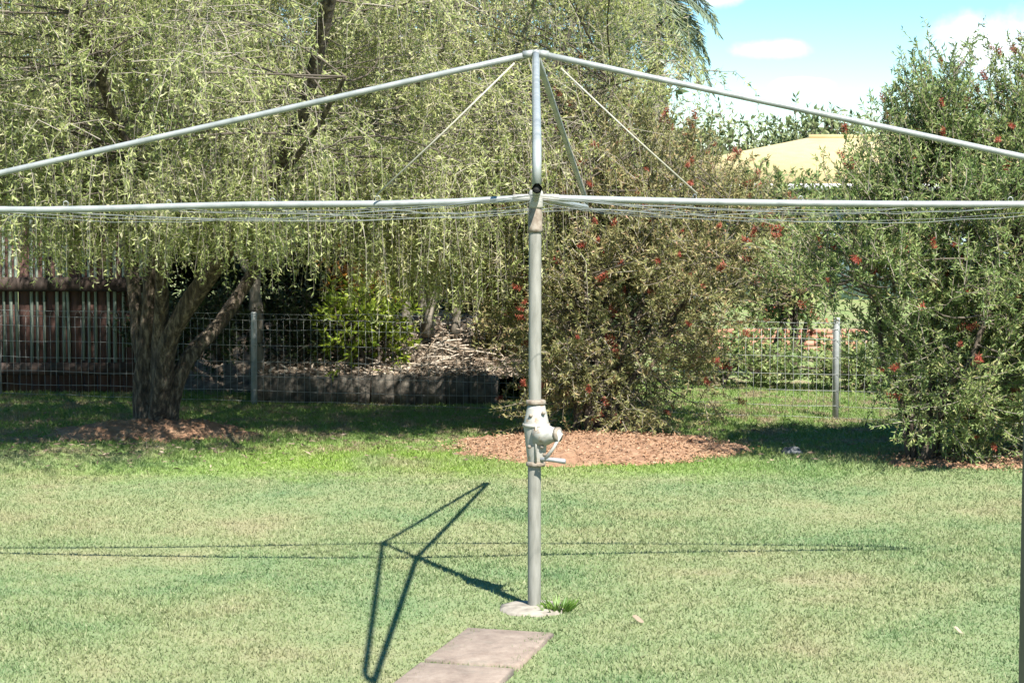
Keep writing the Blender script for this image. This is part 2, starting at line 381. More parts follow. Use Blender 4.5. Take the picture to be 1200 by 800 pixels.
# loose bark chips over the beds
b = B()
for (cx, cy), (hx, hy), h in BEDS:
    n = 7000 if cx > -1 else 900; a = RNG.uniform(0, 2 * np.pi, n); r = np.sqrt(RNG.uniform(0, 1, n)) * 1.0 + np.abs(RNG.normal(size=n)) * .09
    x, y = cx + hx * r * np.cos(a), cy + hy * r * np.sin(a)
    z = np.maximum(h * (1 - r ** 2), 0) + RNG.uniform(.012, .04, n)
    d = RNG.normal(size=(n, 3)) * (1, 1, .3)
    b.leaves(np.stack((x, y, z), -1), d, RNG.uniform(.01, .05, n) * RNG.uniform(.5, 1, n), RNG.uniform(.005, .014, n), RNG.uniform(0, 1, n) ** .8, RNG)
tag(b.build('bark_chips', M['chip']), kind='stuff')

# concrete path of slabs running from the footing towards the camera
path = thing('path', (-.02, 7.45, 0), None, None); tag(path, kind='structure')
p0 = ground(598, 740); p1 = ground(524, 800); d = (p1 - p0); d = d / np.linalg.norm(d); s_ = np.array((-d[1], d[0], 0))
for k in range(6):
    L, W = .58, .375
    st = p0 + d * (k * (L + .045)); b = B()
    c = [st + s_ * W / 2, st - s_ * W / 2, st - s_ * W / 2 + d * L, st + s_ * W / 2 + d * L]
    cen = sum(c) / 4; rot = RNG.normal() * .012; out_v = []
    for q, (ins, z) in enumerate(((0, -.03), (0, .004), (.01, .01))):
        for v in c:
            w = cen + (v - cen) * (1 - ins / .2); w = w + np.array((-(w - cen)[1], (w - cen)[0], 0)) * rot
            out_v.append((w[0], w[1], z + RNG.normal() * .001))
    f = [(3 + 4 * q - 3 + e, 4 * q + (e + 1) % 4, 4 * q + 4 + (e + 1) % 4, 4 * q + 4 + e) for q in range(2) for e in range(4)] + [(8, 9, 10, 11)]
    b.add(out_v, np.array(f)); b.build('slab', M['slab'], path)
SL0, SLD, SLS = p0, d, s_

# ------------------------------------------------------------------ grass
def grass():
    b = B(); n = 485000
    u = RNG.uniform(0, 1, n)
    y = (6.2 ** .75 + u * (19.5 ** .75 - 6.2 ** .75)) ** (1 / .75)
    x = RNG.uniform(-1, 1, n) * (.31 * y + .25)
    keep = ~in_bed(x, y, RNG.uniform(.7, 1.03, n)) | (RNG.uniform(0, 1, n) < .05 + .55 * (x < -1.5))
    rel = np.stack((x, y), -1) - SL0[:2]
    al, ac = rel @ SLD[:2], rel @ SLS[:2]
    keep &= ~((al > .0) & (ac > -.17 + .022 * np.sin(al * 23) + .012 * np.sin(al * 61)) & (ac < .16 + .03 * np.sin(al * 9) + .012 * np.sin(al * 47)))
    keep &= ((x - .095) / .15) ** 2 + ((y - 8.03) / .14) ** 2 > 1 + .25 * np.sin(x * 60) * np.sin(y * 47)
    keep &= ~((y > 17.35) & (x > -2.5) & (x < -.3))
    x, y = x[keep], y[keep]
    # runners creeping over the slab edges and the joints
    m_ = 9000; al2 = RNG.uniform(-.02, 1.6, m_); sg = RNG.choice((-1, 1), m_); ac2 = np.where(sg < 0, -.165, .175) + sg * np.abs(RNG.normal(size=m_)) * -.03
    j_ = RNG.uniform(0, 1, m_) < .16; al2 = np.where(j_, np.round(al2 / .625) * .625 - .022 + RNG.normal(size=m_) * .014, al2); ac2 = np.where(j_, RNG.uniform(-.18, .18, m_), ac2)
    e_ = SL0[:2] + al2[:, None] * SLD[:2] + ac2[:, None] * SLS[:2]
    x, y = np.concatenate((x, e_[:, 0])), np.concatenate((y, e_[:, 1])); n = len(x); edge_ = np.arange(n) >= n - m_
    # sparse / thick and short / long patches
    pat = np.sin(x * 2.1 + np.sin(y * 1.3)) * np.sin(y * 1.9 + np.sin(x * 1.7)) * .5 + .5
    lush = np.clip((y - 12.2) / .9, 0, 1)
    tuft = np.sin(x * 31 + 3 * np.sin(y * 23)) * np.sin(y * 29 + 3 * np.sin(x * 19))
    L = RNG.uniform(.011, .025, n) * (.75 + .45 * pat + .28 * tuft) * (1 + .9 * lush * RNG.uniform(.4, 1.2, n)) * np.where(edge_, 1.45, 1)
    a = RNG.uniform(0, 2 * np.pi, n); lean = RNG.uniform(.2, 1.3, n)
    d = unit(np.stack((np.cos(a) * lean, np.sin(a) * lean, np.ones(n)), -1))
    side = np.stack((-np.sin(a), np.cos(a), np.zeros(n)), -1)
    phi = RNG.uniform(0, np.pi, n); side = side * np.cos(phi)[:, None] + np.cross(d, side) * np.sin(phi)[:, None]
    W = (RNG.uniform(.0022, .0042, n) * (1 + .05 * (y - 7)))[:, None]
    zb = .012 * np.sin(x * 1.1 + y * .7) + .01 * np.sin(y * 1.7 - x * .4)
    base = np.stack((x, y, zb - .002), -1)
    V = np.stack((base - side * W, base + side * W, base + d * L[:, None]), 1)
    tt = RNG.uniform(0, 1, n) * np.where(RNG.uniform(0, 1, n) < .5 * lush, .7, 1)
    b.add(V.reshape(-1, 3), np.arange(n * 3).reshape(n, 3), np.repeat(tt, 3))
    return tag(b.build('grass', M['grass']), kind='stuff')
grass()

# ------------------------------------------------------------------ rotary clothesline
HX, HY = .098, 8.04
hub = np.array((.104, HY, 1.804)); apex = np.array((.103, HY, 2.425))
cl = thing('rotary_clothesline', (HX, HY, 0), 'grey galvanised rotary clothesline on a tall pole standing in the lawn', 'clothesline')
b = B(); b.lathe([(.001, -.1), (.15, -.1), (.155, .008), (.13, .016), (.07, .022), (.001, .023)], (HX, HY, 0), 28)
V = b.V[0]; V[:, :2] += RNG.normal(size=(len(V), 2)) * .008; b.build('footing', M['concrete'], cl)
b = B(); b.lathe([(.001, 0), (.029, 0), (.029, .004), (.029, .655), (.029, .66), (.001, .66)], (HX, HY, 0), 20); b.build('lower_pole', M['pole'], cl, True)
b = B(); b.lathe([(.001, .9), (.0275, .9), (.0275, .905), (.0275, 1.665), (.0275, 1.67), (.001, 1.67)], (HX + .002, HY, 0), 20); b.build('upper_pole', M['pole'], cl, True)
b = B(); b.lathe([(.001, 1.655), (.0325, 1.655), (.0325, 1.672), (.031, 1.675), (.031, 1.735), (.027, 1.75), (.024, 1.8), (.001, 1.8)], (HX + .003, HY, 0), 20); b.build('collar', M['rust'], cl)
b = B(); b.tube([hub + (0, 0, -.03), apex + (0, 0, .012)], .017, 14); b.build('mast', M['galv'], cl, True)
# hub casting with sockets for the arms
b = B(); b.lathe([(.001, -.045), (.028, -.045), (.031, -.038), (.031, .025), (.024, .034), (.001, .034)], hub, 16); hubo = b.build('hub', M['gear'], cl)
DIRS = {'right': np.array((2.53, .168, -.024)), 'left': np.array((-2.53, .25, -.045)), 'front': np.array((-.03, -2.55, -.006)), 'back': np.array((.32, 2.55, -.02))}
EYE = [.695, 1.163, 1.63, 2.1, 2.46]
eye_b = B(); th = np.linspace(-.6 * np.pi / 2, 2 * np.pi - .75 * np.pi, 12)
eye_b.tube(np.stack((np.cos(th) * .011, np.zeros(12), .019 + np.sin(th) * .013), -1), .0024, 5)
eye_me = eye_b.mesh('line_eyelet', M['wire'])
clip_b = B(); clip_b.lathe([(.0165, -.006), (.0185, -.006), (.0185, .006), (.0165, .006)], (0, 0, 0), 10, axis='x')
eyes = {}
for k, v in DIRS.items():
    b = B(); u = v / np.linalg.norm(v); tip = hub + v
    # a slightly bowed tube, old and bent
    s = np.linspace(0, 1, 9)[:, None]; bow = np.array((0, 0, -.012 if k in ('left', 'right') else 0)) * (4 * s * (1 - s))
    pts = hub + u * .03 + (v - u * .03) * s + bow + (np.array((0, 0, -.006)) if k in ('left',) else 0) * np.sin(s * 9)
    b.tube(pts, .0148, 12, cap=False); b.tubes(np.stack((tip - u * .12, tip))[None], np.full((1, 2), .0119), 12); arm = b.build('arm', M['galv'], cl, True)
    b = B(); b.tube(np.stack((tip - u * .05, tip - u * .006)), .0115, 12); b.build('bore_shade_plug', M['dark'], arm)  # solid dark plug, paints the shade of the hollow tube end
    b = B(); b.tube(np.stack((hub + u * .025, hub + u * .1)), .0168, 12); b.build('socket', M['gear'], hubo, True)
    # brace: apex to just above the tip, then cranked down onto the arm
    b = B(); end = hub + v * .955 + (0, 0, .15 if k != 'back' else .06); ap = apex + u * .012
    q = np.linspace(0, 1, 8)[:, None]
    st = ap + (end - ap) * q
    kn = [hub + v * (.955 + .022) + (0, 0, .128 if k != 'back' else .045), hub + v * .99 + (0, 0, .08 if k != 'back' else .03), hub + v * .996 + (0, 0, .014)]
    b.tube(np.concatenate((st, kn)), .0135, 12); b.build('brace', M['galv'], cl, True)
    b = B(); b.tube(np.stack((apex + u * .01, apex + u * .055 + (0, 0, -.055 * .085))), .0165, 10); b.build('brace_socket', M['galv'], cl, True)
    eyes[k] = []
    ang = math.atan2(u[1], u[0])
    for r in EYE:
        pt = hub + u * r + np.array((0, 0, -.006 * (r / 1.2 if k in ('left', 'right') else 0)))
        f_ = r / np.linalg.norm(v); pt = hub + v * f_ + np.array((0, 0, -.012 * 4 * f_ * (1 - f_) if k in ('left', 'right') else 0))
        put('line_eyelet', eye_me, arm, pt + (0, 0, .0), rot=(0, 0, ang + RNG.normal() * .4))
        eyes[k].append(pt + (0, 0, -.016))
# thin cream stays between braces and arms
for k, (x0, y0, x1, y1) in {'left': (603, 74, 441, 229), 'right': (657, 80, 817, 227)}.items():
    b = B(); b.tube([at(x0, y0, HY), at((x0 + x1) / 2, (y0 + y1) / 2 + 1.5, HY), at(x1, y1, HY + .03)], .0042, 6); b.build('stay_wire', M['stay'], cl)
# lines strung round the frame, slack with age
order = ['right', 'back', 'left', 'front']
for a in range(4):
    for q, r in enumerate(EYE):
        p, e = eyes[order[a]][q], eyes[order[(a + 1) % 4]][q]
        s = np.linspace(0, 1, 14)[:, None]; sag = RNG.uniform(.02, .055) * (.6 + r / 3)
        w = p + (e - p) * s + np.array((0, 0, -1)) * sag * 4 * s * (1 - s)
        w[1:-1] += RNG.normal(size=(12, 3)) * .003
        b = B(); b.tube(w, .00125, 4); b.build('line_wire', M['wire'], cl)
# winding gear
b = B()
z0 = .642
b.lathe([(.001, .648), (.036, .648), (.038, .66), (.041, .68), (.05, .76), (.056, .81), (.056, .822), (.05, .85), (.042, .885), (.037, .905), (.001, .905)], (HX + .008, HY, 0), 24)
gear = b.build('winding_gear', M['gear'], cl, True)
for z, r in ((.645, .041), (.915, .042)):
    b = B(); b.lathe([(.001, -.01), (r, -.01), (r + .002, -.004), (r + .002, .006), (r - .004, .011), (.001, .011)], (HX + .006, HY, z), 20); b.build('flange', M['rust'], gear)
b = B(); b.lathe([(.05, .806), (.0595, .808), (.0605, .815), (.0595, .822), (.05, .824)], (HX + .008, HY, 0), 24); b.build('waist_ring', M['gear'], gear)
b = B(); b.box((HX + .002, HY - .065, .655), (HX + .01, HY - .02, .815))
v = b.V[0]; v[:, 1] += np.where((v[:, 1] < HY - .05) & (v[:, 2] < .7), .02, 0); b.build('rib', M['gear'], gear)
# bevel gear cap bulging to the right and forwards
ax = np.array((.88, -.46, .06)); ax = ax / np.linalg.norm(ax)
c0 = np.array((HX + .03, HY - .025, .775))
b = B(); b.tube([c0 - ax * .02, c0 + ax * .03, c0 + ax * .055, c0 + ax * .085, c0 + ax * .093], [.054, .046, .033, .029, .012], 18); b.build('gear_cap', M['gear'], gear, True)
b = B(); b.tube([c0 + ax * .07, c0 + ax * .088], [.0325, .0325], 18); b.build('gear_rim', M['rust'], gear, True)
b = B(); b.lathe([(.001, 0), (.009, 0), (.009, .006), (.001, .008)], (0, 0, 0), 6); bolt_me = b.mesh('bolt', M['rust'])
for dx, z in ((-.024, .86), (.03, .872), (-.03, .725), (.024, .725), (.034, .69)):
    put('bolt', bolt_me, gear, (HX + .008 + dx, HY - .042 - (.006 if z < .8 else 0), z), rot=(math.pi / 2, 0, dx * 12))
k0 = c0 + ax * .097; k1 = np.array((HX + .045, HY - .075, .672))
b = B(); b.tube([k0 + (0, 0, .008), (k0 + k1) / 2 + (.004, -.004, 0), k1], [.0095, .007, .0095], 10); crank = b.build('crank_arm', M['gear'], gear, True)
b = B(); b.tube([k1 + (-.022, 0, .002), k1 + (.03, 0, .0), k1 + (.085, -.01, -.006), k1 + (.09, -.01, -.006)], [.008, .01, .0115, .008], 12); b.build('handle', M['grip'], crank, True)

# ------------------------------------------------------------------ trees and shrubs
def bez(p0, p1, p2, K):
    s = np.linspace(0, 1, K)[None, :, None]
    return (1 - s) ** 2 * p0[:, None] + 2 * s * (1 - s) * p1[:, None] + s ** 2 * p2[:, None]
def spline(pts, n=24):
    pts = np.asarray(pts, float); k = len(pts); t = np.linspace(0, k - 1, n); out_ = []
    ext = np.vstack((2 * pts[0] - pts[1], pts, 2 * pts[-1] - pts[-2]))
    for x in t:
        i = min(int(x), k - 2); f = x - i; a, b_, c, d_ = ext[i:i + 4]
        out_.append(.5 * (2 * b_ + (c - a) * f + (2 * a - 5 * b_ + 4 * c - d_) * f * f + (3 * b_ - a - 3 * c + d_) * f ** 3))
    return np.array(out_)
def nearest(pool, q):
    out_ = np.empty((len(q), 3))
    for i in range(0, len(q), 200):
        d2 = ((pool[None] - q[i:i + 200, None]) ** 2 * (1, 1, 1.6)).sum(-1) + 2.0 * (pool[None, :, 2] > q[i:i + 200, None, 2] + .1)
        out_[i:i + 200] = pool[d2.argmin(1)]
    return out_
def ellip(rng, n, c, r, zmin, bias=.55, reject=None):
    out_ = np.empty((0, 3))
    while len(out_) < n:
        d = unit(rng.normal(size=(n * 2, 3))) * rng.uniform(0, 1, (n * 2, 1)) ** bias
        q = np.array(c) + d * np.array(r); q = q[q[:, 2] > zmin]
        if reject is not None: q = q[~reject(q)]
        out_ = np.vstack((out_, q))
    return out_[:n]
def wood(stems, radii, mat, parent, name='trunk', sides=10, rough=.0, rng=None):
    """each stem its own closed tube, all of one trunk in one mesh"""
    b = B(); pool = []
    for pts, (r0, r1) in zip(stems, radii):
        s = spline(pts, 22); K = len(s)
        r = np.linspace(1, 0, K) ** .8 * (r0 - r1) + r1
        if rough: s = s + rng.normal(size=s.shape) * rough * r[:, None]; r = r * (1 + rng.normal(size=K) * rough)
        b.tube(s, r, sides); pool.append(s[6:])
    if rough:
        V = np.concatenate(b.V)
        off = np.sin(V[:, :1] * 41 + V[:, 2:] * 9) * np.sin(V[:, 1:2] * 37 - V[:, 2:] * 6) * .012
        for q in range(len(b.V)): b.V[q] = b.V[q] + off[:len(b.V[q])]; off = off[len(b.V[q]):]
    b.build(name, mat, parent, True)
    return np.concatenate(pool)
def weeping(root, pool, clumps, rng, mat, strands=24, per=24, Ls=(.4, 1.0), leaf=(.026, .052), w=(.007, .0125), zfloor=1.3):
    bt, bl = B(), B()
    st = nearest(pool, clumps)
    mid = (st + clumps) / 2 + np.array((0, 0, .1)) + rng.normal(size=st.shape) * .25
    K = 7; P = bez(st, mid, clumps, K)
    bt.tubes(P, np.linspace(.007, .003, K)[None] * rng.uniform(.6, 1.4, (len(P), 1)), 4, .15)
    S = len(clumps) * strands
    c = np.repeat(clumps, strands, 0); base = c + rng.normal(size=c.shape) * (.17, .17, .13)
    L = rng.uniform(*Ls, S) * np.where(base[:, 2] < 2.5, 1.35, .75); a = rng.uniform(0, 2 * np.pi, S)
    o = np.stack((np.cos(a), np.sin(a), np.zeros(S)), -1)
    L = np.minimum(L, np.maximum(base[:, 2] - zfloor - rng.exponential(.22, S), .12))
    s = np.linspace(0, 1, 4)[None, :, None]
    out_r = (rng.uniform(.1, .55, S) * np.where(base[:, 2] < 2.4, 1, 1.9))[:, None, None]
    P = base[:, None] + o[:, None] * (L[:, None, None] * out_r * (1 - (1 - s) ** 2)) + np.array((0, 0, 1.)) * L[:, None, None] * (rng.uniform(.1, .7, S)[:, None, None] * s - 1.02 * s ** 2)
    P = P + np.cumsum(rng.normal(size=P.shape), 1) * np.where(base[:, 2] < 2.4, .015, .035)[:, None, None]
    bt.tubes(P, np.array((.0036, .0028, .002, .0012))[None], 3, rng.uniform(.5, 1, S))
    N = S * per; si = np.repeat(np.arange(S), per); q = rng.uniform(.08, 1, N) * 2.999; k = q.astype(int); f = (q - k)[:, None]
    pb = P[si, k] * (1 - f) + P[si, k + 1] * f; tan = unit(P[si, k + 1] - P[si, k])
    d = tan * .45 + rng.normal(size=(N, 3)) * .8 + np.array((0, 0, -.05))
    ct = np.repeat(rng.normal(0, .15, len(clumps)), strands)[si]
    fullness = np.repeat(np.where(rng.uniform(0, 1, len(clumps)) < .06, .15, rng.uniform(.75, 1.1, len(clumps))), strands)   # some twigs are bare
    size = np.repeat(rng.uniform(.75, 1.3, len(clumps)), strands)[si]
    keep = rng.uniform(0, 1, N) < np.clip(L[si] / .5, .3, 1) * fullness[si]
    tt = np.clip(rng.normal(.48, .2, N) + ct, 0, 1)
    bl.leaves(pb[keep], d[keep], (rng.uniform(*leaf, N) * size)[keep], rng.uniform(*w, N)[keep], tt[keep], rng, True)
    tw = tag(bt.build('branches', M['twig'], root), kind='stuff'); cr = bl.build('crown', mat, root)
    return cr
def bushy(root, pool, clumps, centre, rng, mat, twigs=10, per=20, Ls=(.18, .4), leaf=(.03, .055), w=(.008, .013), up=.35, splay=.75, barkm='twig', r0=.009, jit=.08, tri=True):
    bt, bl = B(), B()
    st = nearest(pool, clumps); mid = (st + clumps) / 2 + rng.normal(size=st.shape) * .08 + np.array((0, 0, -.03))
    K = 5; bt.tubes(bez(st, mid, clumps, K), np.linspace(r0, r0 * .4, K)[None], 4, .25)
    S = len(clumps) * twigs; c = np.repeat(clumps, twigs, 0); base = c + rng.normal(size=c.shape) * jit
    d = unit(unit(c - np.array(centre)) * .7 + rng.normal(size=(S, 3)) * .6 + np.array((0, 0, up)))
    L = rng.uniform(*Ls, S)
    end = base + d * L[:, None]; m2 = (base + end) / 2 + rng.normal(size=(S, 3)) * .03
    P = bez(base, m2, end, 4); bt.tubes(P, np.array((.0035, .003, .0024, .0014))[None] * (r0 / .009), 3, rng.uniform(.3, .9, S))
    N = S * per; si = np.repeat(np.arange(S), per); q = rng.uniform(.05, 1, N) * 2.999; k = q.astype(int); f = (q - k)[:, None]
    pb = P[si, k] * (1 - f) + P[si, k + 1] * f; tan = unit(P[si, k + 1] - P[si, k])
    dd = tan * .6 + unit(rng.normal(size=(N, 3))) * splay
    ct = np.repeat(rng.uniform(-.15, .15, len(clumps)), twigs)[si]
    bl.leaves(pb, dd, rng.uniform(*leaf, N), rng.uniform(*w, N), np.clip(rng.normal(.42, .2, N) + ct, 0, 1), rng, tri)
    tag(bt.build('branches', M[barkm], root), kind='stuff'); bl.build('crown', mat, root)
    return end, d
# a bottlebrush blossom: many fine red filaments round a short spike
b = B(); r_ = np.random.default_rng(3); n = 70
a = r_.uniform(0, 2 * np.pi, n); z = r_.uniform(0, .065, n)
b.leaves(np.stack((np.zeros(n), np.zeros(n), z), -1), np.stack((np.cos(a), np.sin(a), r_.uniform(.1, .6, n)), -1), r_.uniform(.018, .03, n), .005, r_.uniform(0, 1, n), r_)
blossom = b.mesh('flower', M['flower'])
def flowers(root, ends, dirs, n, rng):
    for i in rng.choice(len(ends), n, replace=False):
        v = Vector(dirs[i] + rng.normal(size=3) * .25)
        s = rng.uniform(.8, 1.4)
        put('flower', blossom, root, ends[i], rot=v.to_track_quat('Z', 'Y').to_euler(), scale=(s, s, s * rng.uniform(.8, 1.3)))

def sunny(q, rng, p=.95):
    """clumps that stand between the sun and the open glade on the bank"""
    k = (q[:, 2] - .8) / SUN.z; x = q[:, 0] - k * SUN.x; y = q[:, 1] - k * SUN.y
    return (x > -2.0) & (x < .3) & (y > 17.0) & (y < 19.0) & (rng.uniform(0, 1, len(q)) < p)
# --- large weeping tree on the left, several flaky stems from one foot
rng = np.random.default_rng(11)
D = 14.9
tr1 = thing('weeping_tree', (-2.93, D, .05), 'broad weeping tree with several flaky leaning stems, by the slatted fence', 'tree', 'weeping trees along the fence')
A = lambda x, y, dz=0: at(x + 5, y, D + dz)
stems = [[A(168, 512), A(163, 470), A(168, 395), A(180, 300), A(192, 200, -.1), A(212, 90, -.3), A(225, -30, -.5), A(235, -170, -.6)],
         [A(172, 512), A(168, 450, .1), A(158, 390, .2), A(147, 300, .4), A(130, 190, .6), A(118, 60, .9), A(105, -120, 1.1)],
         [A(182, 510), A(183, 470, -.15), A(196, 390, -.3), A(243, 318, -.6), A(300, 235, -1.1), A(350, 130, -1.7), A(380, 0, -2.2), A(390, -90, -2.6)],
         [A(192, 508), A(198, 465, -.1), A(215, 420, -.1), A(253, 378, .2), A(294, 315, .5), A(340, 220, .9), A(375, 90, 1.3), A(400, -60, 1.6)],
         [A(175, 470), A(185, 330, -.5), A(170, 240, -1.2), A(130, 140, -2.0), A(90, 20, -2.7), A(60, -60, -3.2)],
         [A(212, 90, -.3), A(185, 40, -.3), A(150, -20, -.2), A(90, -140, 0)],
         [A(300, 235, -1.1), A(330, 200, -1.8), A(360, 160, -2.6), A(400, 90, -3.2)]]
pool = wood(stems, [(.088, .032), (.068, .024), (.09, .028), (.074, .025), (.06, .02), (.045, .016), (.03, .01)], M['bark'], tr1, 'trunk', 12, .06, rng)
pool = pool[pool[:, 2] > 1.6]
cut = lambda q: (q[:, 0] > .2) | ((q[:, 2] < 2.3) & (q[:, 1] > 14.3) & (q[:, 0] > -4.2) & (q[:, 0] < -1.9))
clumps = ellip(rng, 390, (-3.2, 14.2, 3.2), (3.4, 3.5, 2.5), 1.95, .55, cut)
n = 95; x = rng.uniform(-5.6, .1, n); clumps = np.vstack((clumps, np.stack((x, 12.6 + rng.uniform(0, 2.0, n) + .1 * (x + 2.5) ** 2, rng.uniform(1.75, 2.3, n)), -1)))
n = 30; clumps = np.vstack((clumps, np.stack((rng.uniform(-3.5, -1.6, n), rng.uniform(12.9, 14.1, n), rng.uniform(1.6, 1.95, n)), -1)))
weeping(tr1, pool, clumps[~sunny(clumps, rng)], rng, M['weep'], 18, 50, zfloor=1.15)

# --- second weeping tree with pale thin trunks, on the bank behind the wall
rng = np.random.default_rng(12); D = 18.4
tr2 = thing('weeping_tree', (-.75, D, .5), 'weeping tree with a cluster of thin pale trunks on the bank in the middle', 'tree', 'weeping trees along the fence')
A = lambda x, y, dz=0: at(x, y, D + dz)
stems = [[A(478, 396), A(474, 340), A(468, 270), A(470, 160, -.5), A(450, 20, -1), A(430, -140, -1.3)],
         [A(498, 396, .2), A(494, 350, .2), A(488, 290, .1), A(505, 180, -.6), A(520, 40, -1.3), A(540, -110, -1.9)],
         [A(500, 394, -.2), A(510, 340, -.2), A(520, 290, -.3), A(560, 190, -1), A(600, 80, -1.9), A(640, -40, -2.6)],
         [A(533, 392, .1), A(540, 330, .1), A(548, 270, 0), A(600, 170, -.4), A(660, 60, -.9), A(700, -60, -1.2)],
         [A(455, 398, .3), A(452, 340, .3), A(447, 270, .4), A(420, 150, .4), A(380, 20, .3), A(350, -90, 0)],
         [A(560, 190, -1), A(610, 150, -1.8), A(670, 120, -2.6), A(720, 100, -3.0)]]
pool = wood(stems, [(.055, .025), (.045, .02), (.055, .02), (.05, .02), (.045, .02), (.03, .012)], M['palebark'], tr2, 'trunk', 9, .05, rng)
pool = pool[pool[:, 2] > 1.4]
cut = lambda q: (q[:, 0] > 1.3 - .12 * np.maximum(q[:, 2] - 3.2, 0)) | ((q[:, 2] < 2.35) & (q[:, 1] > 15.6) & (q[:, 0] < -.3))
clumps = ellip(rng, 320, (-.55, 16.4, 3.1), (2.5, 3.0, 2.6), 1.75, .55, cut)
n = 40; clumps = np.vstack((clumps, np.stack((rng.uniform(-1.3, .6, n), rng.uniform(13.6, 15.6, n), rng.uniform(1.6, 2.3, n)), -1)))
n = 34; clumps = np.vstack((clumps, np.stack((rng.uniform(-.85, .15, n), rng.uniform(13.9, 15.3, n), rng.uniform(1.35, 1.75, n)), -1))); clumps = clumps[~sunny(clumps, rng)]
n = 70; clumps = np.vstack((clumps, np.stack((rng.uniform(-.8, 1.15, n), rng.uniform(17.6, 19.3, n), rng.uniform(2.6, 4.3, n)), -1)))
weeping(tr2, pool, clumps, rng, M['weep2'], 20, 50, zfloor=.85)

# --- third one behind, thin brown trunk near the fence post
rng = np.random.default_rng(13); D = 17.7
tr3 = thing('weeping_tree', at(302, 470, D), 'weeping tree with a single straight brown trunk behind the pale fence post', 'tree', 'weeping trees along the fence')
A = lambda x, y, dz=0: at(x, y, D + dz)
stems = [[A(303, 472), A(302, 420), A(300, 360), A(299, 310), A(310, 220), A(300, 110, .3), A(290, -60, .6)],
         [A(299, 320), A(330, 290, .1), A(370, 240, .3), A(400, 160, .6), A(420, 20, .9)],
         [A(300, 330), A(270, 280, .2), A(235, 210, .5), A(200, 100, .8), A(170, -20, 1)]]
pool = wood(stems, [(.075, .03), (.045, .02), (.045, .02)], M['palebark'], tr3, 'trunk', 10, .05, rng)
pool = pool[pool[:, 2] > 1.3]
clumps = ellip(rng, 170, (-2.6, 18.3, 3.2), (2.9, 1.6, 2.1), 1.9, .6); clumps = clumps[~sunny(clumps, rng)]
weeping(tr3, pool, clumps, rng, M['weep2'], 18, 36, zfloor=1.3)

# --- bottlebrush shrubs
def bottlebrush(name, foot, c, r, ncl, label, rng, mat, nst=9, nfl=60, zmin=.25, twigs=10, per=36, sprigs=0, reject=None, skirt=None):
    root = thing(name, foot, label, 'shrub', 'bottlebrush shrubs in the mulch beds'); foot = np.array(foot, float)
    tg = ellip(rng, nst, c, np.array(r) * .8, c[2] - r[2] * .4, .5)
    stems = []
    for q in tg:
        f0 = foot + rng.normal(size=3) * (.09, .09, 0); m_ = (f0 + q) / 2 + rng.normal(size=3) * .12 + (0, 0, .15)
        stems.append([f0 - (0, 0, .04), f0 + (m_ - f0) * .5 + (0, 0, .12), m_, q])
    pool = wood(stems, [(rng.uniform(.018, .032), .008) for _ in stems], M['darkbark'], root, 'trunk', 7, .05, rng)
    cl_ = ellip(rng, ncl, c, r, zmin, .5, reject)
    if skirt:
        sx, sy, n = skirt; cl_ = np.vstack((cl_, np.stack((rng.uniform(*sx, n), rng.uniform(*sy, n), rng.uniform(.1, .8, n)), -1)))
    if sprigs:
        top = ellip(rng, sprigs, (c[0], c[1], c[2] + r[2] * .75), (r[0] * .8, r[1] * .6, .25), 0, .6)
        lift = rng.uniform(.1, .55, sprigs)
        for q, l in zip(top, lift):
            k = int(2 + l * 6); cl_ = np.vstack((cl_, q + np.outer(np.linspace(0, 1, k), (rng.normal() * .12, rng.normal() * .12, l))))
    if reject is not None: cl_ = cl_[~reject(cl_)]
    e, d = bushy(root, pool, cl_, (c[0], c[1], c[2] - r[2] * .5), rng, mat, twigs, per)
    flowers(root, e, d, nfl, rng)
    return root
rng = np.random.default_rng(21)
bottlebrush('bottlebrush_shrub', (.61, 14.6, .1), (1.08, 14.9, 1.42), (1.45, 1.25, 1.3), 330, 'olive bottlebrush shrub with red blossom growing in the middle mulch bed behind the pole', rng, M['brush'], 12, 295, .12,
            skirt=((.2, 1.15), (14.2, 15.0), 36),
            reject=lambda q: ((q[:, 2] < .95) & (q[:, 0] > 1.6)) | ((q[:, 2] < .6) & (q[:, 0] < .05)) | (q[:, 2] > 2.75 - .85 * np.maximum(q[:, 0] - .8, 0)))
rng = np.random.default_rng(22)
bottlebrush('bottlebrush_shrub', (2.95, 12.95, .05), (2.95, 13.0, 1.2), (1.1, .95, 1.15), 190, 'green bottlebrush shrub with red blossom right beside the pale fence post', rng, M['brush2'], 9, 150, .12, sprigs=24, skirt=((2.6, 3.5), (12.5, 13.2), 18),
            reject=lambda q: ((q[:, 2] < 1.15) & (q[:, 0] < 2.66)) | ((q[:, 2] > 1.95) & (q[:, 0] < 2.6 + .35 * (q[:, 2] - 2.1))))
rng = np.random.default_rng(23)
bottlebrush('bottlebrush_shrub', (3.95, 12.95, .05), (4.1, 13.05, 1.3), (1.05, .95, 1.3), 190, 'tall green bottlebrush shrub at the right edge of the picture', rng, M['brush2'], 9, 150, .12, sprigs=28, skirt=((3.4, 4.6), (12.6, 13.3), 12))

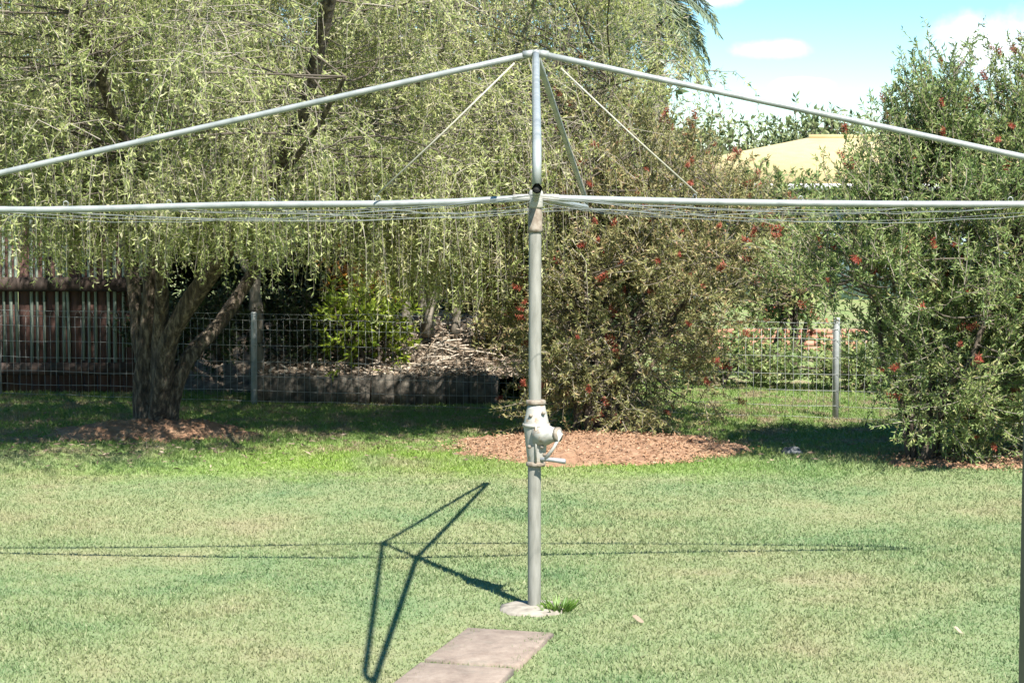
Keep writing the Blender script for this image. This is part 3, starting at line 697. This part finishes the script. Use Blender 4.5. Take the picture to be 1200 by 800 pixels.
# --- dark planting behind the fence
def shrub(name, foot, c, r, ncl, label, rng, mat, leaf, w, twigs=9, per=12, zmin=.1, bark='darkbark', cat='shrub', nst=5, Ls=(.2, .45), r0=.009, group=None, jit=.08, up=.35):
    root = thing(name, foot, label, cat, group); foot = np.array(foot, float)
    tg = ellip(rng, nst, c, np.array(r) * .6, c[2] - r[2] * .5, .5)
    stems = [[foot + rng.normal(size=3) * (.05, .05, 0), (foot * .6 + q * .4) + rng.normal(size=3) * .05, q] for q in tg]
    pool = wood(stems, [(r0 * 3, r0) for _ in stems], M[bark], root, 'trunk', 6)
    cl_ = ellip(rng, ncl, c, r, zmin, .5)
    return (root,) + bushy(root, pool, cl_, (c[0], c[1], c[2] - r[2] * .4), rng, mat, twigs, per, Ls, leaf, w, up, barkm=bark, r0=r0, jit=jit, tri=leaf[1] < .06)
rng = np.random.default_rng(31)
HED = [(-3.9, 20.2, 1.5, 'dark evergreen shrub at the right end of the slatted fence'), (-2.7, 20.4, 1.75, 'dark evergreen shrub in deep shade behind the straight brown trunk'),
       (-1.6, 20.8, 1.6, 'dark evergreen shrub behind the lime green bush'), (-.4, 21.2, 1.7, 'dark evergreen shrub behind the thin pale trunks'),
       (.8, 21, 1.6, 'dark evergreen shrub behind the blossoming shrub in the middle bed')]
for x, y, h, lab in HED:
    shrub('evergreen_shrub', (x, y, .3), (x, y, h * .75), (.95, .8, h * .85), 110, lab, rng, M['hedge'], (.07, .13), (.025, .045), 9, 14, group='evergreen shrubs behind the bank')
# lime bush and orange leaved plant on the bank
rng = np.random.default_rng(32)
shrub('lime_bush', (-1.36, 17.75, .3), (-1.36, 17.8, .66), (.46, .36, .42), 44, 'bright lime green leafy bush above the low stone wall', rng, M['lime'], (.06, .11), (.022, .036), 6, 10, .3, Ls=(.08, .22))
shrub('orange_leaved_plant', (-1.5, 18.5, .5), (-1.5, 18.4, 1.02), (.36, .22, .2), 14, 'plant with orange leaves just above the lime green bush', rng, M['croton'], (.08, .14), (.02, .03), 5, 9, .6, Ls=(.1, .22))
for x, y, w_, lab in ((-.05, 18.1, .3, 'straggly brown bush at the right of the sunlit litter on the bank'), (-2.05, 18.0, .35, 'small dark bush in shade at the left end of the stone wall'), (-2.8, 17.75, .4, 'dark low bush in shade just left of the straight brown trunk'), (-3.4, 18.2, .45, 'dark low bush in shade behind the foot of the large weeping tree')):
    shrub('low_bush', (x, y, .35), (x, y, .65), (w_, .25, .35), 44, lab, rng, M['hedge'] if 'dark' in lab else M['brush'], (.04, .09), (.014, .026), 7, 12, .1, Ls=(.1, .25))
# coral flowering shrub on the neighbouring lawn
rng = np.random.default_rng(33)
g = ground(930, 441)
shrub('broadleaf_tree', g, (g[0] - .05, g[1], 1.42), (.85, .5, .85), 120, 'small dark green broad leaved tree just beyond the mesh fence, left of the pale post', rng, M['brush2'], (.05, .085), (.022, .036), 7, 12, .6, cat='tree', nst=4, Ls=(.12, .3), r0=.012)
g = ground(905, 428)
shrub('coral_shrub', g, (g[0] + .12, g[1], .9), (.34, .3, .5), 40, 'low coral blossomed bush on the lawn beyond the mesh fence', rng, M['coral'], (.04, .07), (.025, .04), 6, 12, .5, nst=3, Ls=(.1, .22), r0=.014)
for (px, py, hw, hh, lab) in ((850, 452, .8, .32, 'low green bush beyond the mesh fence, behind the middle mulch bed'), (1010, 455, 1.0, .3, 'low spreading bush beyond the mesh fence, right of the pale post'), (1130, 450, .8, .45, 'rounded bush beyond the mesh fence at far right')):
    g = ground(px, py); shrub('low_bush', g, (g[0], g[1], hh * .8), (hw, .4, hh), 50, lab, rng, M['brush2'], (.05, .08), (.02, .03), 7, 11, .05, Ls=(.1, .25))

# --- low brick edging on the neighbouring lawn
bw = thing('brick_edging', (3.6, 24.2, 0), 'low salmon brick garden edging on the lawn beyond the mesh fence', 'garden wall')
b = B(); b.box((-.112, -.05, 0), (.112, .05, .068)); brick = b.mesh('brick', M['brick'])
for row in range(4):
    for q in range(9):
        put('brick', brick, bw, (2.55 + q * .235 + .117 * (row % 2), 24.2 + RNG.normal() * .004, row * .078), rot=(0, 0, RNG.normal() * .01))
# --- palm behind
rng = np.random.default_rng(41)
pc = at(762, 2, 24.0)
pr = thing('palm_tree', (pc[0] + .1, 24.0, 0), 'palm with long feathery fronds rising behind the weeping trees', 'palm', None)
b = B(); b.tube(spline([(pc[0] + .12, 24, 0), (pc[0] + .15, 24.0, 2), (pc[0] + .05, 24, 4), pc], 24), np.linspace(.13, .085, 24) * (1 + .06 * (np.arange(24) % 2)), 12); b.build('trunk', M['palebark'], pr, True)
for k in range(24):
    a = k * 2.39996 + .2; el = .95 - .075 * k; L = rng.uniform(.85, 1.25)
    h = np.array((math.cos(a), math.sin(a) * .9, 0)); dry = 1.0 if k > 20 else 0
    s = np.linspace(0, 1, 12)[:, None]
    mid = pc + h * L * (.62 * s) * (1 + .25 * math.cos(el)) + np.array((0, 0, 1)) * L * (math.sin(el) * .7 * s - .75 * s ** 2.2)
    b = B(); b.tube(mid, np.linspace(.016, .003, 12), 5, .35 + .6 * dry)
    n = 70; q = np.repeat(np.linspace(.12, .99, n), 2) * 10.99; kk = q.astype(int); f = (q - kk)[:, None]
    pb = mid[kk] * (1 - f) + mid[kk + 1] * f; tg = unit(mid[kk + 1] - mid[kk]); sd = unit(np.cross(tg, np.array((0, 0, 1.)))) * np.tile((1, -1), n)[:, None]
    d = sd + tg * .6 + np.array((0, 0, -.25)) + rng.normal(size=pb.shape) * .08
    b.leaves(pb, d, .4 * np.sin(np.clip(q / 11, .06, .97) * 3.0) ** .6, .019, np.clip(rng.normal(.3, .15, 2 * n) + .6 * dry, 0, 1), rng)
    b.build('frond', M['palm'], pr)

# ------------------------------------------------------------------ far trees and house
rng = np.random.default_rng(51)
def far_tree(x, y, h, w, label):
    shrub('far_tree', (x, y, 0), (x, y, h * .6), (w, w * .8, h * .42), 90, label, rng, M['far'], (.16, .3), (.06, .12), 8, 12, .5, cat='tree', Ls=(.4, 1.0), r0=.04, group='trees far behind the garden', jit=.3)
far_tree(4.9, 62, 5.0, 2.0, 'distant round tree just right of the palm, above the cream roof')
far_tree(7.6, 64, 4.7, 1.9, 'distant green tree in the middle of the row above the cream roof')
far_tree(10.2, 63, 5.0, 2.0, 'distant tree above the right part of the cream roof')
far_tree(13.5, 62, 5.0, 2.2, 'distant tree behind the tall bottlebrush at right')
far_tree(-7.8, 31, 4.6, 2.6, 'tree behind the slatted fence at the far left')
far_tree(-3.8, 34, 4.3, 2.5, 'tree far behind the large weeping tree')
far_tree(.2, 36, 4.6, 2.6, 'tree far behind the thin pale trunks')

hs = thing('house', (8.0, 46, 0), 'pale blue house with a low cream hipped roof beyond the fence', 'house', None)
x0, x1, y0, y1 = 1.35, 19.0, 40.0, 52.0; ze, zr = 2.5, 3.78
b = B(); b.box((x0 + .5, y0 + .5, 0), (x1 - .5, y1 - .5, ze - .02)); wall = b.build('wall', M['wall'], hs)
b = B(); V = [(x0, y0, ze), (x1, y0, ze), (x1, y1, ze), (x0, y1, ze), (x0 + 6, 46, zr), (x1 - 6, 46, zr)]
b.add(V, [np.array([(0, 1, 5, 4), (2, 3, 4, 5), (3, 2, 1, 0)]), np.array([(1, 2, 5), (3, 0, 4)])]); roof = b.build('roof', M['roof'], hs)
b = B(); b.tube([(x0 + 6, 46, zr + .01), (x1 - 6, 46, zr + .01)], .07, 8); b.build('ridge_cap', M['roof'], roof)
b = B(); b.box((x0 - .02, y0 - .12, ze - .13), (x1 + .02, y0 - .005, ze + .02)); b.build('gutter', M['trim'], hs)
for wx in (3.4, 7.2, 11.0, 14.8):
    b = B(); b.box((wx, y0 + .44, .9), (wx + 1.7, y0 + .497, 2.1)); fr = b.build('window', M['trim'], hs)
    for q in range(2):
        b = B(); b.box((wx + .08 + q * .8, y0 + .42, .98), (wx + .82 + q * .8, y0 + .438, 2.02)); b.build('pane', M['glass'], fr)

# ------------------------------------------------------------------ slatted fence at left
sf = thing('slatted_fence', (-6, 18.2, 0), 'red brown board fence with thin pale green battens at the left', 'fence', None)
bb = B(); bb.box((-.06, -.012, 0), (.06, .012, 1.95)); bme = bb.mesh('board', M['board'])
bb = B(); bb.box((-.014, -.011, .32), (.014, .011, 1.98)); tme = bb.mesh('batten', M['batten'])
x = -7.9; k = 0
while x < -3.55:
    put('board', bme, sf, (x, 18.2 + RNG.normal() * .003, RNG.normal() * .012), rot=(0, RNG.normal() * .004, 0)); x += .129
x = -7.85 + .02
while x < -3.6:
    for q in range(3):
        xx = x + q * .0655 + RNG.normal() * .004
        if xx < -3.55: put('batten', tme, sf, (xx, 18.175, RNG.normal() * .015), rot=(0, RNG.normal() * .006, 0), scale=(RNG.uniform(.8, 1.15), 1, 1))
    x += .2575
for z, h in ((1.02, .14), (.2, .12)):
    b = B(); b.box((-8, 18.09, z), (-3.5, 18.16, z + h)); b.build('rail', M['rail'], sf)

# ------------------------------------------------------------------ mesh fence
pA, pB = ground(298, 473), ground(979, 493)
fd = pB - pA; fl = np.linalg.norm(fd); fd = fd / fl
mf = thing('mesh_fence', (float(pA[0]), float(pA[1]), 0), 'low galvanised wire mesh fence with looped top running behind the beds', 'fence', None)
b = B(); b.lathe([(.001, -.1), (.028, -.1), (.028, .875), (.024, .885), (.001, .887)], (0, 0, 0), 14); pme = b.mesh('post', M['fencepost'], smooth=False)
tpos = [-fl * .5 * 2, -fl * .5, 0, fl * .5, fl, fl * 1.5]
for tt in tpos: put('post', pme, mf, pA + fd * tt, rot=(RNG.normal() * .01, RNG.normal() * .01, 0), scale=(1, 1, .97 if tt <= 0 else 1))
for t0, t1 in zip(tpos[:-1], tpos[1:]):
    b = B(); n = int((t1 - t0) / .067); us = np.linspace(t0 + .035, t1 - .035, n)
    def w3(u, z, off=-.032): return np.stack((pA[0] + fd[0] * u + 0 * z, pA[1] + fd[1] * u + off + 0 * z, z + 0 * u), -1)
    for u in us:
        z = np.linspace(.02, .79, 4); p = w3(np.full(4, u) + RNG.normal(size=4) * .004, z, -.032); b.tube(p, .0016, 3)
    for u in us[:-1:2]:
        a = np.linspace(np.pi, 0, 7); p = w3(u + (us[1] - us[0]) * (.5 + .5 * np.cos(a)), .79 + .055 * np.sin(a)); b.tube(p, .0016, 3)
    for z in (.03, .13, .26, .40, .55, .70, .79, .845):
        p = w3(np.linspace(t0, t1, 8), np.full(8, z) + RNG.normal(size=8) * .004, -.029); b.tube(p, .0019, 4)
    tag(b.build('mesh_panel', M['fencewire'], mf), kind='stuff')

# ------------------------------------------------------------------ stone wall, bank and litter
wl = thing('stone_wall', (-1.2, 17.45, 0), 'low grey stone retaining wall edging the bank behind the mesh fence', 'wall', None)
for row, (z0, z1) in enumerate(((-.02, .262),)):
    x = -2.45 + .12 * row
    while x < -.4:
        L = RNG.uniform(.19, .34); b = B(); b.box((x, 17.36 + RNG.uniform(-.015, .012), z0), (x + L - .004, 17.56, z1 + RNG.uniform(-.02, .004)))
        v = b.V[0]; v += RNG.normal(size=v.shape) * .006; b.build('stone', M['stone'], wl); x += L
b = B(); xs = np.linspace(-7, 1.3, 84); ys = np.linspace(17.5, 23, 40); X, Y = np.meshgrid(xs, ys)
bz = lambda X, Y: .24 + .42 * np.clip((Y - 17.5) / 1.3, 0, 1) ** 1.1 - .0 * X
edge = np.where(X > -2.4, 1, np.clip((X + 7) / 4.6, 0, 1) * np.clip((Y - 18.2) / 1.5, 0, 1)) * np.clip((1.3 - X) / .8, 0, 1) * np.clip((23 - Y) / 1.5, 0, 1)
Z = (bz(X, Y) + RNG.normal(size=X.shape) * .018) * edge - .03 * (1 - edge)
i = np.arange(X.size).reshape(X.shape)
b.add(np.stack((X, Y, Z), -1).reshape(-1, 3), np.stack((i[:-1, :-1], i[:-1, 1:], i[1:, 1:], i[1:, :-1]), -1).reshape(-1, 4))
tag(b.build('bank', M['soil'], smooth=True), kind='structure')
b = B(); rng = np.random.default_rng(61); n = 9000
x = rng.uniform(-2.4, .4, n); y = 17.42 + rng.uniform(0, 1, n) ** 1.3 * 2.6; z = bz(x, y) + rng.uniform(.005, .045, n)
b.leaves(np.stack((x, y, z), -1), rng.normal(size=(n, 3)) * (1, 1, .35), rng.uniform(.03, .11, n), rng.uniform(.008, .026, n), rng.uniform(0, 1, n), rng)
n = 260; x = rng.uniform(-1.5, .3, n); y = 17.5 + rng.uniform(0, 1.5, n); z = bz(x, y) + rng.uniform(.02, .08, n)
p = np.stack((x, y, z), -1); d = unit(rng.normal(size=(n, 3)) * (1, .7, .18)) * rng.uniform(.12, .4, (n, 1))
b.tubes(bez(p, p + d * .5 + rng.normal(size=(n, 3)) * .02, p + d, 4), np.full((1, 4), .006), 4, rng.uniform(.3, 1, n))
tag(b.build('leaf_litter', M['stick']), kind='stuff')

b = B(); n = 1800; x = np.concatenate((rng.normal(-2.8, 1.3, n // 2), rng.uniform(-5, 4.8, n - n // 2))); y = np.concatenate((rng.normal(14.4, .9, n // 2), rng.uniform(12.9, 16.8, n - n // 2)))
b.leaves(np.stack((x, y, rng.uniform(.012, .035, n)), -1), rng.normal(size=(n, 3)) * (1, 1, .25), rng.uniform(.02, .075, n), rng.uniform(.006, .018, n), rng.uniform(.05, .5, n), rng)
tag(b.build('fallen_leaves', M['stick']), kind='stuff')
# ------------------------------------------------------------------ small things on the lawn
g = ground(654, 716)
shrubby = thing('weed', g, 'small green weed tuft growing right of the pole footing', 'weed', None)
b = B(); rng = np.random.default_rng(71); n = 200
a = rng.uniform(0, 2 * np.pi, n); r = rng.uniform(0, .06, n)
b.leaves(np.array(g) + np.stack((r * np.cos(a), r * np.sin(a), np.zeros(n)), -1), np.stack((np.cos(a) * .9, np.sin(a) * .9, rng.uniform(.3, 1.4, n)), -1), rng.uniform(.03, .085, n), rng.uniform(.006, .012, n), rng.uniform(0, 1, n), rng)
b.build('leaf_cluster', M['weed'], shrubby)
g = ground(928, 530)
b = B(); th = np.linspace(0, np.pi / 2, 6); b.lathe([(.085 * math.cos(t_) + .001, .05 * math.sin(t_) - .012) for t_ in th], g, 12)
b.V[0] += RNG.normal(size=b.V[0].shape) * .008
o = b.build('rock', M['rock'], at_=g); tag(o, 'blue grey rock in the shaded grass left of the right hand bed', 'rock')
for (px, py, L, lab) in ((1123, 744, .035, 'pale curled dead leaf lying on the lawn at lower right'), (748, 731, .05, 'dry brown curled leaf lying on the lawn right of the footing')):
    g = ground(px, py) + (0, 0, .022); a = RNG.uniform(-.5, .5); k = 6
    s = np.linspace(0, 1, k); w_ = L * .22 * np.sin(np.pi * (.08 + .86 * s)); c = np.stack(((s - .5) * L * math.cos(a), (s - .5) * L * math.sin(a), .012 * np.cos(s * 3)), -1)
    sd = np.array((-math.sin(a) * .5, math.cos(a) * .5, .85)); V = np.concatenate((c + sd * w_[:, None], c - sd * w_[:, None])) + g
    V2 = V + np.array((.0, -.002, .001))
    f = [(q, q + 1, q + k + 1, q + k) for q in range(k - 1)]; f2 = [(q + 2 * k, q + 3 * k, q + 3 * k + 1, q + 2 * k + 1) for q in range(k - 1)]
    b = B(); b.add(np.concatenate((V, V2)), np.array(f + f2), .55 if 'pale' in lab else .4)
    o = b.build('dead_leaf', M['stick'], at_=g); tag(o, lab, 'leaf', 'dead leaves on the lawn')
# post at the right edge, close to the camera, veranda shade put into its colour
ex = float(at(1193.5, 800, 3.045)[0])
vp = thing('veranda_post', (ex + .045, 3.0, 0), 'square grey post with shade painted into its dark colour, close by at the right edge', 'post', None)
b = B(); b.box((ex, 2.955, 0), (ex + .09, 3.045, 2.7)); b.build('shaft', M['post'], vp)
b = B(); b.box((ex - .03, 2.925, 0), (ex + .12, 3.075, .012)); b.build('base_plate', M['post'], vp)
